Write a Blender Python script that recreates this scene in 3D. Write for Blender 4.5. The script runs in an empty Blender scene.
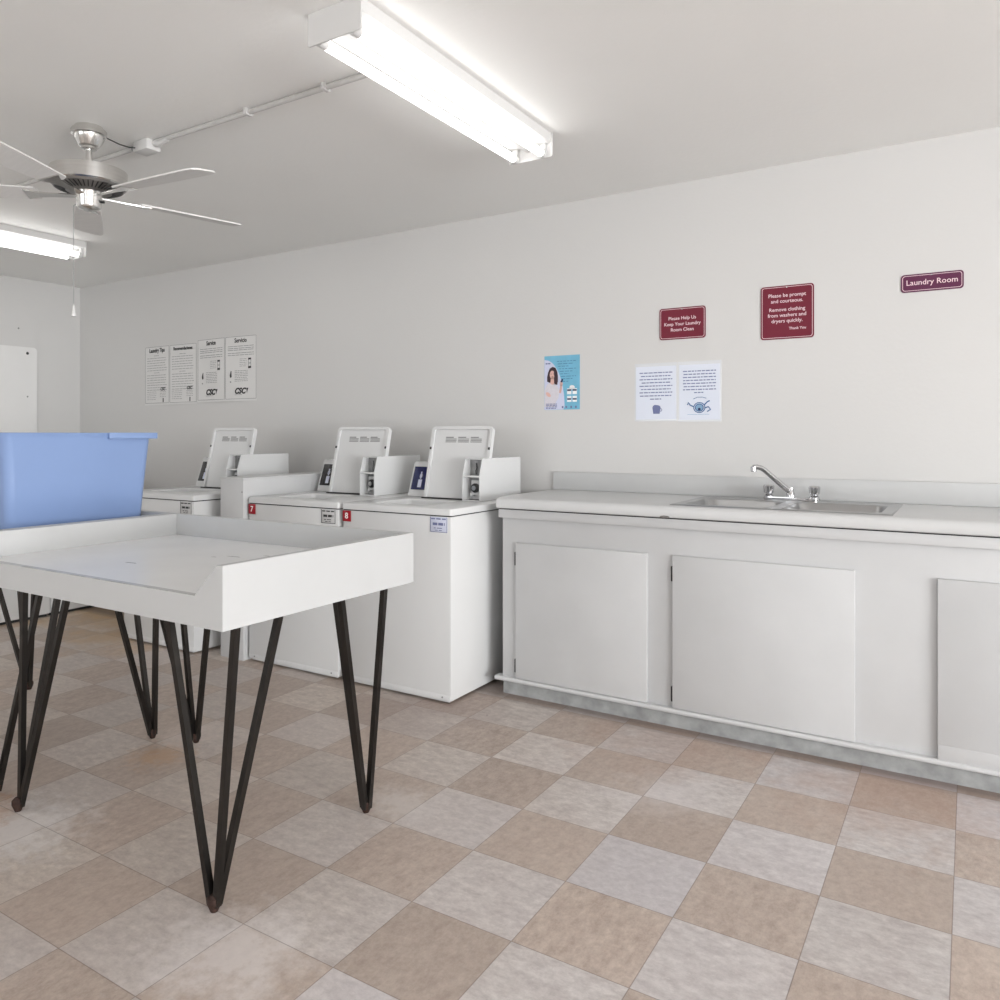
import bpy, bmesh, math, random
from mathutils import Vector, Matrix
random.seed(7)
PI = math.pi
S = bpy.context.scene
C = S.collection

# ---------------------------------------------------------------- materials
def srgb(r, g, b):
    f = lambda c: (c/255/12.92) if c/255 <= .04045 else ((c/255+.055)/1.055)**2.4
    return (f(r), f(g), f(b), 1)
def mat(name, col, rough=.5, metal=0, noise=0, scale=20, bump=0, spec=.5, emit=None, estr=0, trans=0, coat=0, stretch=None, bscale=None):
    m = bpy.data.materials.new(name); m.use_nodes = True
    nt = m.node_tree; N = nt.nodes; L = nt.links
    b = N['Principled BSDF']
    b.inputs['Base Color'].default_value = col
    b.inputs['Roughness'].default_value = rough
    b.inputs['Metallic'].default_value = metal
    b.inputs['Specular IOR Level'].default_value = spec
    if coat: b.inputs['Coat Weight'].default_value = coat
    if trans: b.inputs['Transmission Weight'].default_value = trans
    if emit: b.inputs['Emission Color'].default_value = emit; b.inputs['Emission Strength'].default_value = estr
    tc = N.new('ShaderNodeTexCoord'); mp = N.new('ShaderNodeMapping')
    L.new(tc.outputs['Object'], mp.inputs['Vector'])
    if stretch: mp.inputs['Scale'].default_value = stretch
    n = N.new('ShaderNodeTexNoise'); n.inputs['Scale'].default_value = scale; n.inputs['Detail'].default_value = 5
    L.new(mp.outputs[0], n.inputs['Vector'])
    if noise:
        mx = N.new('ShaderNodeMixRGB'); mx.blend_type = 'MULTIPLY'; mx.inputs[0].default_value = 1
        mx.inputs[1].default_value = col
        r = N.new('ShaderNodeMapRange'); r.inputs[1].default_value = .3; r.inputs[2].default_value = .7
        r.inputs[3].default_value = 1-noise; r.inputs[4].default_value = 1
        L.new(n.outputs['Fac'], r.inputs[0]); L.new(r.outputs[0], mx.inputs[2]); L.new(mx.outputs[0], b.inputs['Base Color'])
    if bump:
        n2 = N.new('ShaderNodeTexNoise'); n2.inputs['Scale'].default_value = bscale or scale*3
        L.new(mp.outputs[0], n2.inputs['Vector'])
        bp = N.new('ShaderNodeBump'); bp.inputs['Strength'].default_value = bump; bp.inputs['Distance'].default_value = .01
        L.new(n2.outputs['Fac'], bp.inputs['Height']); L.new(bp.outputs[0], b.inputs['Normal'])
    return m

M = {}
M['wall'] = mat('wall_paint', (.67, .663, .652, 1), .42, noise=.03, scale=1.2, bump=.05, bscale=60)
M['ceil'] = mat('ceiling_paint', (.93, .925, .905, 1), .6, noise=.03, scale=1.0, bump=.08, bscale=40)
M['cab'] = mat('cabinet_paint', (.60, .605, .61, 1), .38, noise=.05, scale=5, bump=.04, bscale=30)
M['door'] = mat('cabinet_door_paint', (.59, .595, .60, 1), .38, noise=.06, scale=4, bump=.05, bscale=25)
M['toe'] = mat('toe_kick_grey', (.42, .43, .43, 1), .6, noise=.35, scale=18, bump=.1)
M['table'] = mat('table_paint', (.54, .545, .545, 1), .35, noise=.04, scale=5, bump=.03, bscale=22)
M['tray'] = mat('tabletop_lit_paint', (.86, .865, .865, 1), .3, noise=.06, scale=5)  # same paint as the boards, lightened to stand in for light on top
M['enamel'] = mat('white_enamel', (.70, .705, .705, 1), .25, noise=.02, scale=4)
M['lid'] = mat('lid_enamel', (.70, .705, .705, 1), .3, noise=.03, scale=6)
M['lam'] = mat('white_laminate', (.63, .635, .635, 1), .3, noise=.03, scale=6)
M['splash'] = mat('backsplash_laminate', (.60, .605, .605, 1), .35, noise=.03, scale=6)
M['bar'] = mat('dark_steel', (.055, .05, .046, 1), .3, metal=.85, noise=.3, scale=30, stretch=(1, 1, .2))
M['rust'] = mat('rusty_steel', (.06, .03, .022, 1), .7, metal=.3, noise=.5, scale=60)
M['black'] = mat('black_plastic', (.012, .012, .013, 1), .4)
M['darkgap'] = mat('dark_joint_and_shade', (.02, .02, .02, 1), .8)  # also colours the painted shadow strip under the worktop
M['nickel'] = mat('brushed_nickel', (.74, .73, .71, 1), .2, metal=1, noise=.1, scale=8, stretch=(1, 1, 12))
M['vent'] = mat('fan_vent_metal', (.32, .31, .30, 1), .4, metal=.9, noise=.1)
M['blade'] = mat('fan_blade_grey', (.78, .77, .755, 1), .5, noise=.06, scale=9, stretch=(1, 8, 1))
M['chrome'] = mat('chrome', (.6, .6, .61, 1), .1, metal=1)
M['steel'] = mat('stainless', (.46, .465, .47, 1), .3, metal=1, noise=.08, scale=6, stretch=(1, 14, 1))
M['galv'] = mat('coin_metal', (.36, .36, .36, 1), .45, metal=.7, noise=.25, scale=40)
M['tube'] = mat('fluorescent_tube', (1, 1, 1, 1), .4, emit=(1, .99, .975, 1), estr=3.6)
M['fixture'] = mat('fixture_enamel', (.66, .655, .645, 1), .4)
M['conduit'] = mat('painted_conduit', (.60, .59, .575, 1), .45, noise=.12, scale=20)
M['bin'] = mat('blue_plastic', (.235, .335, .575, 1), .38, noise=.04, scale=3, spec=.4)
M['maroon'] = mat('maroon_sign', srgb(112, 6, 40), .5, noise=.06, scale=60)
M['plum'] = mat('plum_sign', srgb(92, 28, 68), .5, noise=.06, scale=60)
M['signtext'] = mat('cream_letters', srgb(240, 215, 220), .5)
M['red'] = mat('red_plate', srgb(160, 8, 32), .4)
M['whitetext'] = mat('white_letters', (.9, .9, .9, 1), .5)
M['paper'] = mat('paper_grey', (.75, .745, .735, 1), .6, noise=.03, scale=9)
M['bluepaper'] = mat('paper_blue_white', (.74, .78, .88, 1), .4, noise=.02, scale=9)
M['sleeve'] = mat('plastic_sleeve', (.70, .715, .74, 1), .2, noise=.03, scale=12)
M['ink'] = mat('black_ink', (.03, .03, .032, 1), .6)
M['inkgrey'] = mat('grey_ink', (.27, .27, .27, 1), .6)
M['inkblue'] = mat('blue_ink', srgb(112, 120, 160), .6)
M['inkpale'] = mat('pale_blue_ink', srgb(140, 175, 205), .6)
M['inkmid'] = mat('mid_blue_ink', srgb(60, 105, 155), .6)
M['navy'] = mat('navy_ink', srgb(35, 42, 88), .5)
M['cyan'] = mat('cyan_print', srgb(120, 190, 220), .4, noise=.15, scale=14)
M['lilac'] = mat('lilac_print', srgb(208, 212, 235), .4)
M['skin'] = mat('printed_skin', srgb(224, 182, 172), .5)
M['hair'] = mat('printed_hair', srgb(62, 38, 48), .5, noise=.2, scale=60)
M['blouse'] = mat('printed_blouse', srgb(222, 218, 226), .5, noise=.08, scale=70)
M['panel'] = mat('wall_panel_paint', (.82, .815, .805, 1), .45, noise=.03, scale=3)
M['screen'] = mat('navy_display', srgb(24, 32, 84), .25)
M['screenblack'] = mat('black_display', (.02, .02, .022, 1), .25)
M['tag'] = mat('pale_label', srgb(214, 218, 236), .4)
M['taggrey'] = mat('grey_label', srgb(205, 205, 205), .4)
M['chip'] = mat('chipped_paint', (.22, .21, .20, 1), .8, noise=.3, scale=80)
M['scuff'] = mat('scuffed_paint', (.30, .30, .30, 1), .7, noise=.3, scale=80)
M['frame'] = mat('window_frame_white', (.7, .7, .7, 1), .4)

def floor_mat():
    m = bpy.data.materials.new('checker_vinyl_tiles'); m.use_nodes = True
    nt = m.node_tree; N = nt.nodes; L = nt.links; b = N['Principled BSDF']
    def n(t, **k):
        x = N.new(t)
        for a, v in k.items(): setattr(x, a, v)
        return x
    def lk(a, bb): L.new(a, bb)
    def math_(op, a, bb=None, c=None):
        x = n('ShaderNodeMath', operation=op)
        for i, v in enumerate((a, bb, c)):
            if v is None: continue
            if isinstance(v, (int, float)): x.inputs[i].default_value = v
            else: lk(v, x.inputs[i])
        return x.outputs[0]
    def mix(f, a, bb, bt='MIX'):
        x = n('ShaderNodeMixRGB', blend_type=bt)
        for i, v in enumerate((f, a, bb)):
            if isinstance(v, (int, float)): x.inputs[i].default_value = v
            elif isinstance(v, tuple): x.inputs[i].default_value = v
            else: lk(v, x.inputs[i])
        return x.outputs[0]
    tc = n('ShaderNodeTexCoord'); sp = n('ShaderNodeSeparateXYZ'); lk(tc.outputs['Object'], sp.inputs[0])
    X, Y = sp.outputs[0], sp.outputs[1]
    T = .3048
    xs = math_('DIVIDE', X, T); ys = math_('DIVIDE', Y, T)
    ix = math_('FLOOR', xs); iy = math_('FLOOR', ys)
    par = math_('FLOORED_MODULO', math_('ADD', ix, iy), 2)      # 0 light, 1 brown
    cb = n('ShaderNodeCombineXYZ'); lk(ix, cb.inputs[0]); lk(iy, cb.inputs[1])
    wn = n('ShaderNodeTexWhiteNoise', noise_dimensions='3D'); lk(cb.outputs[0], wn.inputs['Vector'])
    wsep = n('ShaderNodeSeparateColor'); lk(wn.outputs['Color'], wsep.inputs[0])
    # streaks: direction alternates by tile
    def noise(vec, scale, detail=6, rough=.6):
        x = n('ShaderNodeTexNoise'); x.inputs['Scale'].default_value = scale; x.inputs['Detail'].default_value = detail
        x.inputs['Roughness'].default_value = rough; lk(vec, x.inputs['Vector']); return x.outputs['Fac']
    off = n('ShaderNodeVectorMath', operation='MULTIPLY_ADD'); lk(wn.outputs['Color'], off.inputs[0])
    off.inputs[1].default_value = (37, 37, 37); lk(tc.outputs['Object'], off.inputs[2])
    s1 = n('ShaderNodeMapping'); s1.inputs['Scale'].default_value = (1, 1.9, 1); lk(off.outputs[0], s1.inputs[0])
    s2 = n('ShaderNodeMapping'); s2.inputs['Scale'].default_value = (1.9, 1, 1); lk(off.outputs[0], s2.inputs[0])
    na = noise(s1.outputs[0], 17, 10, .78); nb = noise(s2.outputs[0], 17, 10, .78)
    st = mix(par, na, nb)
    rm = n('ShaderNodeMapRange'); rm.inputs[1].default_value = .36; rm.inputs[2].default_value = .64; lk(st, rm.inputs[0])
    light = mix(rm.outputs[0], srgb(192, 184, 182), srgb(224, 219, 216))
    brown = mix(rm.outputs[0], srgb(180, 163, 152), srgb(212, 198, 187))
    # each tile a little different, cool or warm
    light = mix(math_('MULTIPLY', wsep.outputs[0], .45), light, srgb(203, 201, 209))
    brown = mix(math_('MULTIPLY', wsep.outputs[1], .5), brown, srgb(186, 172, 162))
    wx = n('ShaderNodeMapRange'); lk(X, wx.inputs[0]); wx.inputs[1].default_value = -.8; wx.inputs[2].default_value = -2.2; wx.inputs[3].default_value = 0; wx.inputs[4].default_value = 1
    light = mix(wx.outputs[0], light, mix(1.0, light, srgb(255, 249, 240), 'MULTIPLY'))
    base = mix(par, light, brown)
    br = n('ShaderNodeMapRange'); lk(wsep.outputs[2], br.inputs[0]); br.inputs[3].default_value = .91; br.inputs[4].default_value = 1.04
    base = mix(1.0, base, br.outputs[0], 'MULTIPLY')
    # worn, browner traffic area around the tables
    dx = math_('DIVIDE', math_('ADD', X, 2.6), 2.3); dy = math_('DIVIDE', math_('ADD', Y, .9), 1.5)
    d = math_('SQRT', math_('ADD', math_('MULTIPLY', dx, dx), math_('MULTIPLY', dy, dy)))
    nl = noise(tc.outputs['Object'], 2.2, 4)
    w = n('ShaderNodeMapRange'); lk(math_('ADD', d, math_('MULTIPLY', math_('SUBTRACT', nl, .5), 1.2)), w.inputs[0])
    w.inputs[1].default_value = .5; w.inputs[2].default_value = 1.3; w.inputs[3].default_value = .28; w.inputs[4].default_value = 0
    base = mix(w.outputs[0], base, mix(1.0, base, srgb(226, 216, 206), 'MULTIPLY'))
    # fine grime and dark nicks
    g = n('ShaderNodeMapRange'); lk(noise(tc.outputs['Object'], 45, 6, .75), g.inputs[0]); g.inputs[1].default_value = .35; g.inputs[2].default_value = .6
    g.inputs[3].default_value = .86; g.inputs[4].default_value = 1.0
    base = mix(1.0, base, g.outputs[0], 'MULTIPLY')
    v = n('ShaderNodeTexVoronoi'); v.inputs['Scale'].default_value = 3.4; v.inputs['Randomness'].default_value = 1; lk(tc.outputs['Object'], v.inputs['Vector'])
    vm = n('ShaderNodeMapRange'); lk(v.outputs['Distance'], vm.inputs[0]); vm.inputs[1].default_value = .010; vm.inputs[2].default_value = .022
    vm.inputs[3].default_value = .65; vm.inputs[4].default_value = 0
    base = mix(vm.outputs[0], base, srgb(92, 78, 70))
    # stains with a place of their own
    def spot(cx, cy, r, colr, amt, sc=9, col2=None):
        ax = math_('SUBTRACT', X, cx); ay = math_('SUBTRACT', Y, cy)
        dd = math_('DIVIDE', math_('SQRT', math_('ADD', math_('MULTIPLY', ax, ax), math_('MULTIPLY', ay, ay))), r)
        nn = noise(tc.outputs['Object'], sc, 7, .7)
        q = math_('ADD', dd, math_('MULTIPLY', math_('SUBTRACT', nn, .5), 3.0))
        mr = n('ShaderNodeMapRange'); lk(q, mr.inputs[0]); mr.inputs[1].default_value = .3; mr.inputs[2].default_value = 1.2
        mr.inputs[3].default_value = amt; mr.inputs[4].default_value = 0
        return mr.outputs[0]
    for cx, cy, r, col, amt, sc in [(-1.45, -1.62, .20, (228, 222, 220), .6, 14), (-2.5, -1.6, .22, (230, 226, 224), .65, 14),
            (-1.58, -.80, .14, (222, 216, 212), .5, 16), (-2.62, -.98, .12, (196, 158, 122), .6, 22), (-2.75, -1.62, .15, (178, 132, 96), .6, 18),
            (-5.0, .5, .55, (205, 168, 112), .75, 3), (-4.4, .25, .5, (200, 166, 120), .6, 3.5), (-2.72, -.78, .14, (222, 206, 196), .5, 16),
            (-1.0, .2, .35, (175, 140, 120), .3, 6), (-.2, .2, .4, (172, 134, 112), .35, 6), (-2.05, .05, .35, (140, 120, 116), .35, 6), (-.85, -.25, .18, (224, 218, 218), .35, 10)]:
        base = mix(spot(cx, cy, r, None, amt, sc), base, srgb(*col))
    # grimy joint along the toe kick
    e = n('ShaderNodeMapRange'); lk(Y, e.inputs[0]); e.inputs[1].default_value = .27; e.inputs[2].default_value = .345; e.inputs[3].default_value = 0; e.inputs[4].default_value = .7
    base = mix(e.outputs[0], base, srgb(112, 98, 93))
    # seams
    fx = math_('ABSOLUTE', math_('SUBTRACT', math_('FRACT', xs), .5)); fy = math_('ABSOLUTE', math_('SUBTRACT', math_('FRACT', ys), .5))
    mxx = math_('MAXIMUM', fx, fy)
    sm = n('ShaderNodeMapRange'); lk(mxx, sm.inputs[0]); sm.inputs[1].default_value = .494; sm.inputs[2].default_value = .498
    sm.inputs[3].default_value = 0; sm.inputs[4].default_value = .55
    base = mix(sm.outputs[0], base, srgb(104, 88, 80))
    lk(base, b.inputs['Base Color'])
    rr = n('ShaderNodeMapRange'); lk(st, rr.inputs[0]); rr.inputs[3].default_value = .36; rr.inputs[4].default_value = .56
    lk(rr.outputs[0], b.inputs['Roughness']); b.inputs['Specular IOR Level'].default_value = .35
    bp = n('ShaderNodeBump'); bp.inputs['Strength'].default_value = .12; bp.inputs['Distance'].default_value = .004
    lk(math_('SUBTRACT', st, sm.outputs[0]), bp.inputs['Height']); lk(bp.outputs[0], b.inputs['Normal'])
    return m
M['floor'] = floor_mat()

# ---------------------------------------------------------------- geometry helpers
class MB:
    def __init__(s): s.bm = bmesh.new()
    def _take(s, tmp, mtx=None):
        if mtx is not None: bmesh.ops.transform(tmp, matrix=mtx, verts=tmp.verts)
        me = bpy.data.meshes.new('t'); tmp.to_mesh(me); s.bm.from_mesh(me); bpy.data.meshes.remove(me); tmp.free(); return s
    def box(s, x0, x1, y0, y1, z0, z1, bev=0, seg=2, mtx=None):
        t = bmesh.new(); bmesh.ops.create_cube(t, size=1)
        for v in t.verts: v.co = Vector(((x0+x1)/2+v.co.x*(x1-x0), (y0+y1)/2+v.co.y*(y1-y0), (z0+z1)/2+v.co.z*(z1-z0)))
        if bev: bmesh.ops.bevel(t, geom=t.edges[:], offset=bev, segments=seg, affect='EDGES', profile=.5)
        return s._take(t, mtx)
    def prism(s, pts, axis, a, b, bev=0, mtx=None, seg=2):
        """pts: 2-D outline; axis 'x': pts=(y,z), 'y': (x,z), 'z': (x,y); extruded from a to b"""
        t = bmesh.new()
        def P(p, q): return {'x': (q, p[0], p[1]), 'y': (p[0], q, p[1]), 'z': (p[0], p[1], q)}[axis]
        A = [t.verts.new(P(p, a)) for p in pts]; B = [t.verts.new(P(p, b)) for p in pts]
        n = len(pts); t.faces.new(A); t.faces.new(B[::-1])
        for i in range(n): t.faces.new((A[i], B[i], B[(i+1) % n], A[(i+1) % n]))
        bmesh.ops.recalc_face_normals(t, faces=t.faces)
        if bev: bmesh.ops.bevel(t, geom=t.edges[:], offset=bev, segments=seg, affect='EDGES')
        return s._take(t, mtx)
    def lathe(s, prof, c=(0, 0, 0), seg=40, mtx=None, cap=True):
        t = bmesh.new(); rings = []
        for r, z in prof:
            if r < 1e-6: rings.append([t.verts.new((c[0], c[1], c[2]+z))])
            else: rings.append([t.verts.new((c[0]+r*math.cos(2*PI*k/seg), c[1]+r*math.sin(2*PI*k/seg), c[2]+z)) for k in range(seg)])
        for a, b in zip(rings, rings[1:]):
            if len(a) == 1 and len(b) == 1: continue
            for k in range(seg):
                k2 = (k+1) % seg
                if len(a) == 1: t.faces.new((a[0], b[k], b[k2]))
                elif len(b) == 1: t.faces.new((a[k], a[k2], b[0]))
                else: t.faces.new((a[k], a[k2], b[k2], b[k]))
        if cap:
            for r in (rings[0], rings[-1]):
                if len(r) > 1: t.faces.new(r)
        bmesh.ops.recalc_face_normals(t, faces=t.faces)
        return s._take(t, mtx)
    def tube(s, pts, r, seg=12, square=False, cap=True):
        """swept round (or square) bar along points; r constant or list"""
        pts = [Vector(p) for p in pts]; n = len(pts); R = r if isinstance(r, (list, tuple)) else [r]*n
        t = bmesh.new(); rings = []; up = None
        for i, p in enumerate(pts):
            d = (pts[min(i+1, n-1)]-pts[max(i-1, 0)]).normalized()
            if up is None:
                up = Vector((0, 0, 1)) if abs(d.z) < .8 else Vector((1, 0, 0))
            u = (up-d*up.dot(d)).normalized(); w = d.cross(u); up = u
            k = 4 if square else seg; ph = PI/4 if square else 0; rr = R[i]*(math.sqrt(2) if square else 1)
            rings.append([t.verts.new(p+u*rr*math.cos(ph+2*PI*j/k)+w*rr*math.sin(ph+2*PI*j/k)) for j in range(k)])
        for a, b in zip(rings, rings[1:]):
            k = len(a)
            for j in range(k): t.faces.new((a[j], a[(j+1) % k], b[(j+1) % k], b[j]))
        if cap: t.faces.new(rings[0]); t.faces.new(rings[-1])
        bmesh.ops.recalc_face_normals(t, faces=t.faces)
        return s._take(t)
    def build(s, name, m, parent=None, org=None, smooth=True, ang=35):
        if org is not None: bmesh.ops.translate(s.bm, vec=-Vector(org), verts=s.bm.verts)
        me = bpy.data.meshes.new(name); s.bm.to_mesh(me); s.bm.free()
        ms = m if isinstance(m, (list, tuple)) else [m]
        for x in ms: me.materials.append(x)
        if smooth:
            me.polygons.foreach_set('use_smooth', [True]*len(me.polygons))
            try: me.set_sharp_from_angle(angle=math.radians(ang))
            except Exception: pass
        o = bpy.data.objects.new(name, me); C.objects.link(o)
        if parent is not None: o.parent = parent
        return o

def rrect(w0, w1, h0, h1, r, seg=5, corners=(1, 1, 1, 1)):
    pts = []
    for k, (cx, cy, a0) in enumerate([(w1-r, h1-r, 0), (w0+r, h1-r, 90), (w0+r, h0+r, 180), (w1-r, h0+r, 270)]):
        if corners[k]:
            for i in range(seg+1):
                a = math.radians(a0+90*i/seg); pts.append((cx+r*math.cos(a), cy+r*math.sin(a)))
        else: pts.append(((w1, w0, w0, w1)[k], (h1, h1, h0, h0)[k]))
    return pts

def tag(o, label=None, cat=None, group=None, kind=None):
    if label: o['label'] = label
    if cat: o['category'] = cat
    if group: o['group'] = group
    if kind: o['kind'] = kind
    return o
def empty(name, loc, label, cat, group=None):
    o = bpy.data.objects.new(name, None); C.objects.link(o); o.location = loc; o.empty_display_size = .1
    return tag(o, label, cat, group)
def copy_tree(o, parent=None):
    c = o.copy(); C.objects.link(c)
    if parent is not None: c.parent = parent
    for ch in [x for x in bpy.data.objects if x.parent == o]: copy_tree(ch, c)
    return c
def struct(name, mb, m, **k): return tag(mb.build(name, m, **k), kind='structure')

def text_mesh(body, size, loc, rot=(PI/2, 0, 0), align='CENTER', shear=0, offset=0, ext=.0004, sx=1):
    cu = bpy.data.curves.new('txt', 'FONT'); cu.body = body; cu.size = size; cu.align_x = align; cu.align_y = 'CENTER'
    cu.extrude = ext; cu.offset = offset; cu.shear = shear; cu.resolution_u = 3
    ob = bpy.data.objects.new('txt', cu); C.objects.link(ob)
    bpy.context.view_layer.update()
    dg = bpy.context.evaluated_depsgraph_get(); ev = ob.evaluated_get(dg)
    me = bpy.data.meshes.new_from_object(ev)
    from mathutils import Euler
    me.transform(Matrix.Translation(loc) @ Euler(rot).to_matrix().to_4x4() @ Matrix.Scale(sx, 4, (1, 0, 0)))
    bpy.data.objects.remove(ob); bpy.data.curves.remove(cu)
    mb = MB(); mb.bm.from_mesh(me); bpy.data.meshes.remove(me)
    return mb
def merge(*mbs):
    a = mbs[0]
    for b in mbs[1:]:
        me = bpy.data.meshes.new('t'); b.bm.to_mesh(me); a.bm.from_mesh(me); bpy.data.meshes.remove(me); b.bm.free()
    return a
def words(mb, x0, x1, z, h, y, rnd=None, center=False, wl=(.012, .032), gap=.006, depth=.0004):
    """a line of unreadably small print: a row of little word-shaped strokes on a wall facing -y"""
    rr = rnd or random
    x = x0
    while x < x1-.004:
        w = min(rr.uniform(*wl), x1-x)
        mb.box(x, x+w, y-depth, y, z-h/2, z+h/2); x += w+gap
    return mb

# ---------------------------------------------------------------- the room
XL, XR, YF, YW, H = -6.513, 6.6, -7.4, 1.02, 2.526
struct('floor', MB().box(XL, XR, YF, YW, -.12, 0), M['floor'], smooth=False)
struct('ceiling', MB().box(XL-.1, XR+.1, YF-.1, YW+.1, H, H+.12), M['ceil'], smooth=False)
struct('wall_back', MB().box(XL-.1, XR+.1, YW, YW+.12, -.12, H), M['wall'], smooth=False)
struct('wall_left', MB().box(XL-.12, XL, YF, YW, -.12, H), M['wall'], smooth=False)
# right wall with a wide window (off to the right of the frame)
WY0, WY1, WZ0, WZ1 = -6.6, -1.4, .2, 2.25
mb = MB().box(XR, XR+.12, YF, WY0, -.12, H).box(XR, XR+.12, WY1, YW, -.12, H).box(XR, XR+.12, WY0, WY1, -.12, WZ0).box(XR, XR+.12, WY0, WY1, WZ1, H)
struct('wall_right', mb, M['wall'], smooth=False)
mb = MB()
for y in (WY0+.03, (WY0*2+WY1)/3, (WY0+2*WY1)/3, WY1-.03): mb.box(XR+.02, XR+.08, y-.025, y+.025, WZ0, WZ1, .004)
for z in (WZ0+.025, WZ1-.025): mb.box(XR+.02, XR+.08, WY0, WY1, z-.025, z+.025, .004)
struct('window_1', mb, M['frame'])
# wall behind the camera with an open doorway and a window
mb = MB().box(XL-.1, -4.8, YF-.12, YF, -.12, H).box(-1.9, .2, YF-.12, YF, -.12, H).box(1.3, XR+.1, YF-.12, YF, -.12, H)
mb.box(-4.8, -1.9, YF-.12, YF, -.12, .85).box(-4.8, -1.9, YF-.12, YF, 2.2, H).box(.2, 1.3, YF-.12, YF, 2.1, H)
struct('wall_front', mb, M['wall'], smooth=False)
mb = MB()
for x in (-4.77, -3.8, -2.9, -1.93): mb.box(x-.025, x+.025, YF-.09, YF-.03, .85, 2.2, .004)
for z in (.875, 2.175): mb.box(-4.8, -1.9, YF-.09, YF-.03, z-.025, z+.025, .004)
struct('window_2', mb, M['frame'])
mb = MB()
for x in (.2, 1.3): mb.box(x-.04, x+.04, YF, YF+.02, 0, 2.14, .003)
mb.box(.16, 1.34, YF, YF+.02, 2.1, 2.18, .003)
struct('trim_1', mb, M['frame'])

# ---------------------------------------------------------------- cabinets, worktop, sink
o = empty('base_cabinet', (-.55, .7, 0), 'long white painted base cabinet with flat slab doors standing on a worn grey toe kick', 'cabinet')
org = o.location
XA, XB, FY = -1.87, 1.5, .372
mb = MB().box(XA, XB, FY, FY+.02, .085, .893, .001)
mb.box(XA+.0005, XA+.02, FY+.01, 1.015, .0855, .892).box(XB-.02, XB-.0005, FY+.01, 1.015, .0855, .892).box(XA+.01, XB-.01, FY+.01, 1.01, .086, .10).box(XA+.01, XB-.01, 1.0, 1.012, .1, .891)
mb.build('carcass', M['cab'], o, org)
MB().box(XA+.002, XB-.01, .376, 1.0, 0, .066).build('toe_kick', M['toe'], o, org)
mb = MB().prism(rrect(.345, .40, .066, .086, .007, 3), 'x', XA-.03, XB)
mb.build('bottom_ledge', M['cab'], o, org)
MB().box(XA-.012, XB, .352, .372, .848, .888, .002).build('top_rail', M['cab'], o, org)
MB().box(XA-.008, XB, .3535, .3725, .8875, .8929).build('painted_shadow_strip', M['darkgap'], o, org)  # dark strip painting in the shadow line between slab and rail
for i, (a, b, z0, z1, hin) in enumerate([(-1.790, -1.140, .088, .732, 1), (-1.028, -.328, .088, .734, 1), (-.060, .62, .078, .730, 0), (.74, 1.42, .088, .732, 0)]):
    d = MB().box(a, b, .354, .3718, z0, z1, .0025).build('door', M['door'], o, org)
    if hin:
        for zz in (.655, .145):
            MB().box(a-.0075, a-.0002, .357, .3715, zz-.032, zz+.032, .002).build('hinge', M['black'], d)
            # hinge is authored in world coords, so shift it like its door
            h = [c for c in bpy.data.objects if c.parent == d][-1]; h.data.transform(Matrix.Translation(-Vector(org)))
    if i == 2:
        st = MB().box(a+.002, b-.002, .3525, .3545, z0+.002, z0+.060, .0008).build('repair_strip', M['door'], d, org)
# worktop, with the sink cut out
SX0, SX1, SY0, SY1 = -1.05, -.21, .40, .945
def wt_prof(y1):
    return [(y1, .893), (.345, .893), (.337, .897), (.334, .906), (.334, .926), (.338, .936), (.347, .942), (.36, .9435), (y1, .9435)]
w = empty('worktop', (-.55, .7, .893), 'white laminate worktop with a rounded front edge and backsplash running over the cabinet', 'countertop')
mb = MB().prism(wt_prof(SY0+.02), 'x', XA-.014, XB+.01)
mb.box(XA-.044, SX0+.02, SY0+.02, 1.0, .893, .9435).box(SX1-.02, XB+.01, SY0+.02, 1.0, .893, .9435).box(SX0+.02, SX1-.02, SY1-.02, 1.0, .893, .9435)
mb.build('slab', M['lam'], w, w.location)
MB().box(XA-.0435, XB+.01, .998, 1.0185, .9436, 1.042, .003).build('backsplash', M['splash'], w, w.location)
# chip in the front edge near the sink
MB().prism([(-1.079, .894), (-1.072, .901), (-1.058, .9035), (-1.040, .902), (-1.032, .897), (-1.036, .8935)], 'y', .3325, .3345).build('paint_chip', M['chip'], w, w.location)

s = empty('kitchen_sink', (-.63, .67, .944), 'stainless steel double bowl drop-in sink set in the white worktop', 'sink')
t = bmesh.new()
# rim plate with two bowls, built as loops
def loop(x0, x1, y0, y1, r, z, seg=6): return [t.verts.new((p[0], p[1], z)) for p in rrect(x0, x1, y0, y1, r, seg)]
def bridge(a, b):
    n = len(a)
    for i in range(n): t.faces.new((a[i], a[(i+1) % n], b[(i+1) % n], b[i]))
zt = .9475
bowls = [(-1.012, -.655), (-.605, -.248)]
YB0, YB1 = .435, .800
# flat rim: tiles around the bowls
def quad(x0, x1, y0, y1): t.faces.new([t.verts.new(p) for p in ((x0, y0, zt), (x1, y0, zt), (x1, y1, zt), (x0, y1, zt))])
for x0, x1 in bowls:
    r = .05
    L0 = loop(x0, x1, YB0, YB1, r, zt); L1 = loop(x0+.006, x1-.006, YB0+.006, YB1-.006, r, zt-.006); L2 = loop(x0+.02, x1-.02, YB0+.02, YB1-.02, r, zt-.15)
    L3 = loop(x0+.05, x1-.05, YB0+.05, YB1-.05, r, zt-.17)
    bridge(L0, L1); bridge(L1, L2); bridge(L2, L3); t.faces.new(L3)
    # corner fillers between the rounded opening and its square
    sq = [(x1, YB1), (x0, YB1), (x0, YB0), (x1, YB0)]
    for k in range(4):
        arc = L0[k*7:(k+1)*7]; cv = t.verts.new((sq[k][0], sq[k][1], zt))
        for a, b in zip(arc, arc[1:]): t.faces.new((cv, a, b))
quad(SX0, SX1, SY0, YB0); quad(SX0, SX1, YB1, SY1); quad(SX0, bowls[0][0], YB0, YB1); quad(bowls[0][1], bowls[1][0], YB0, YB1); quad(bowls[1][1], SX1, YB0, YB1)
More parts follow.
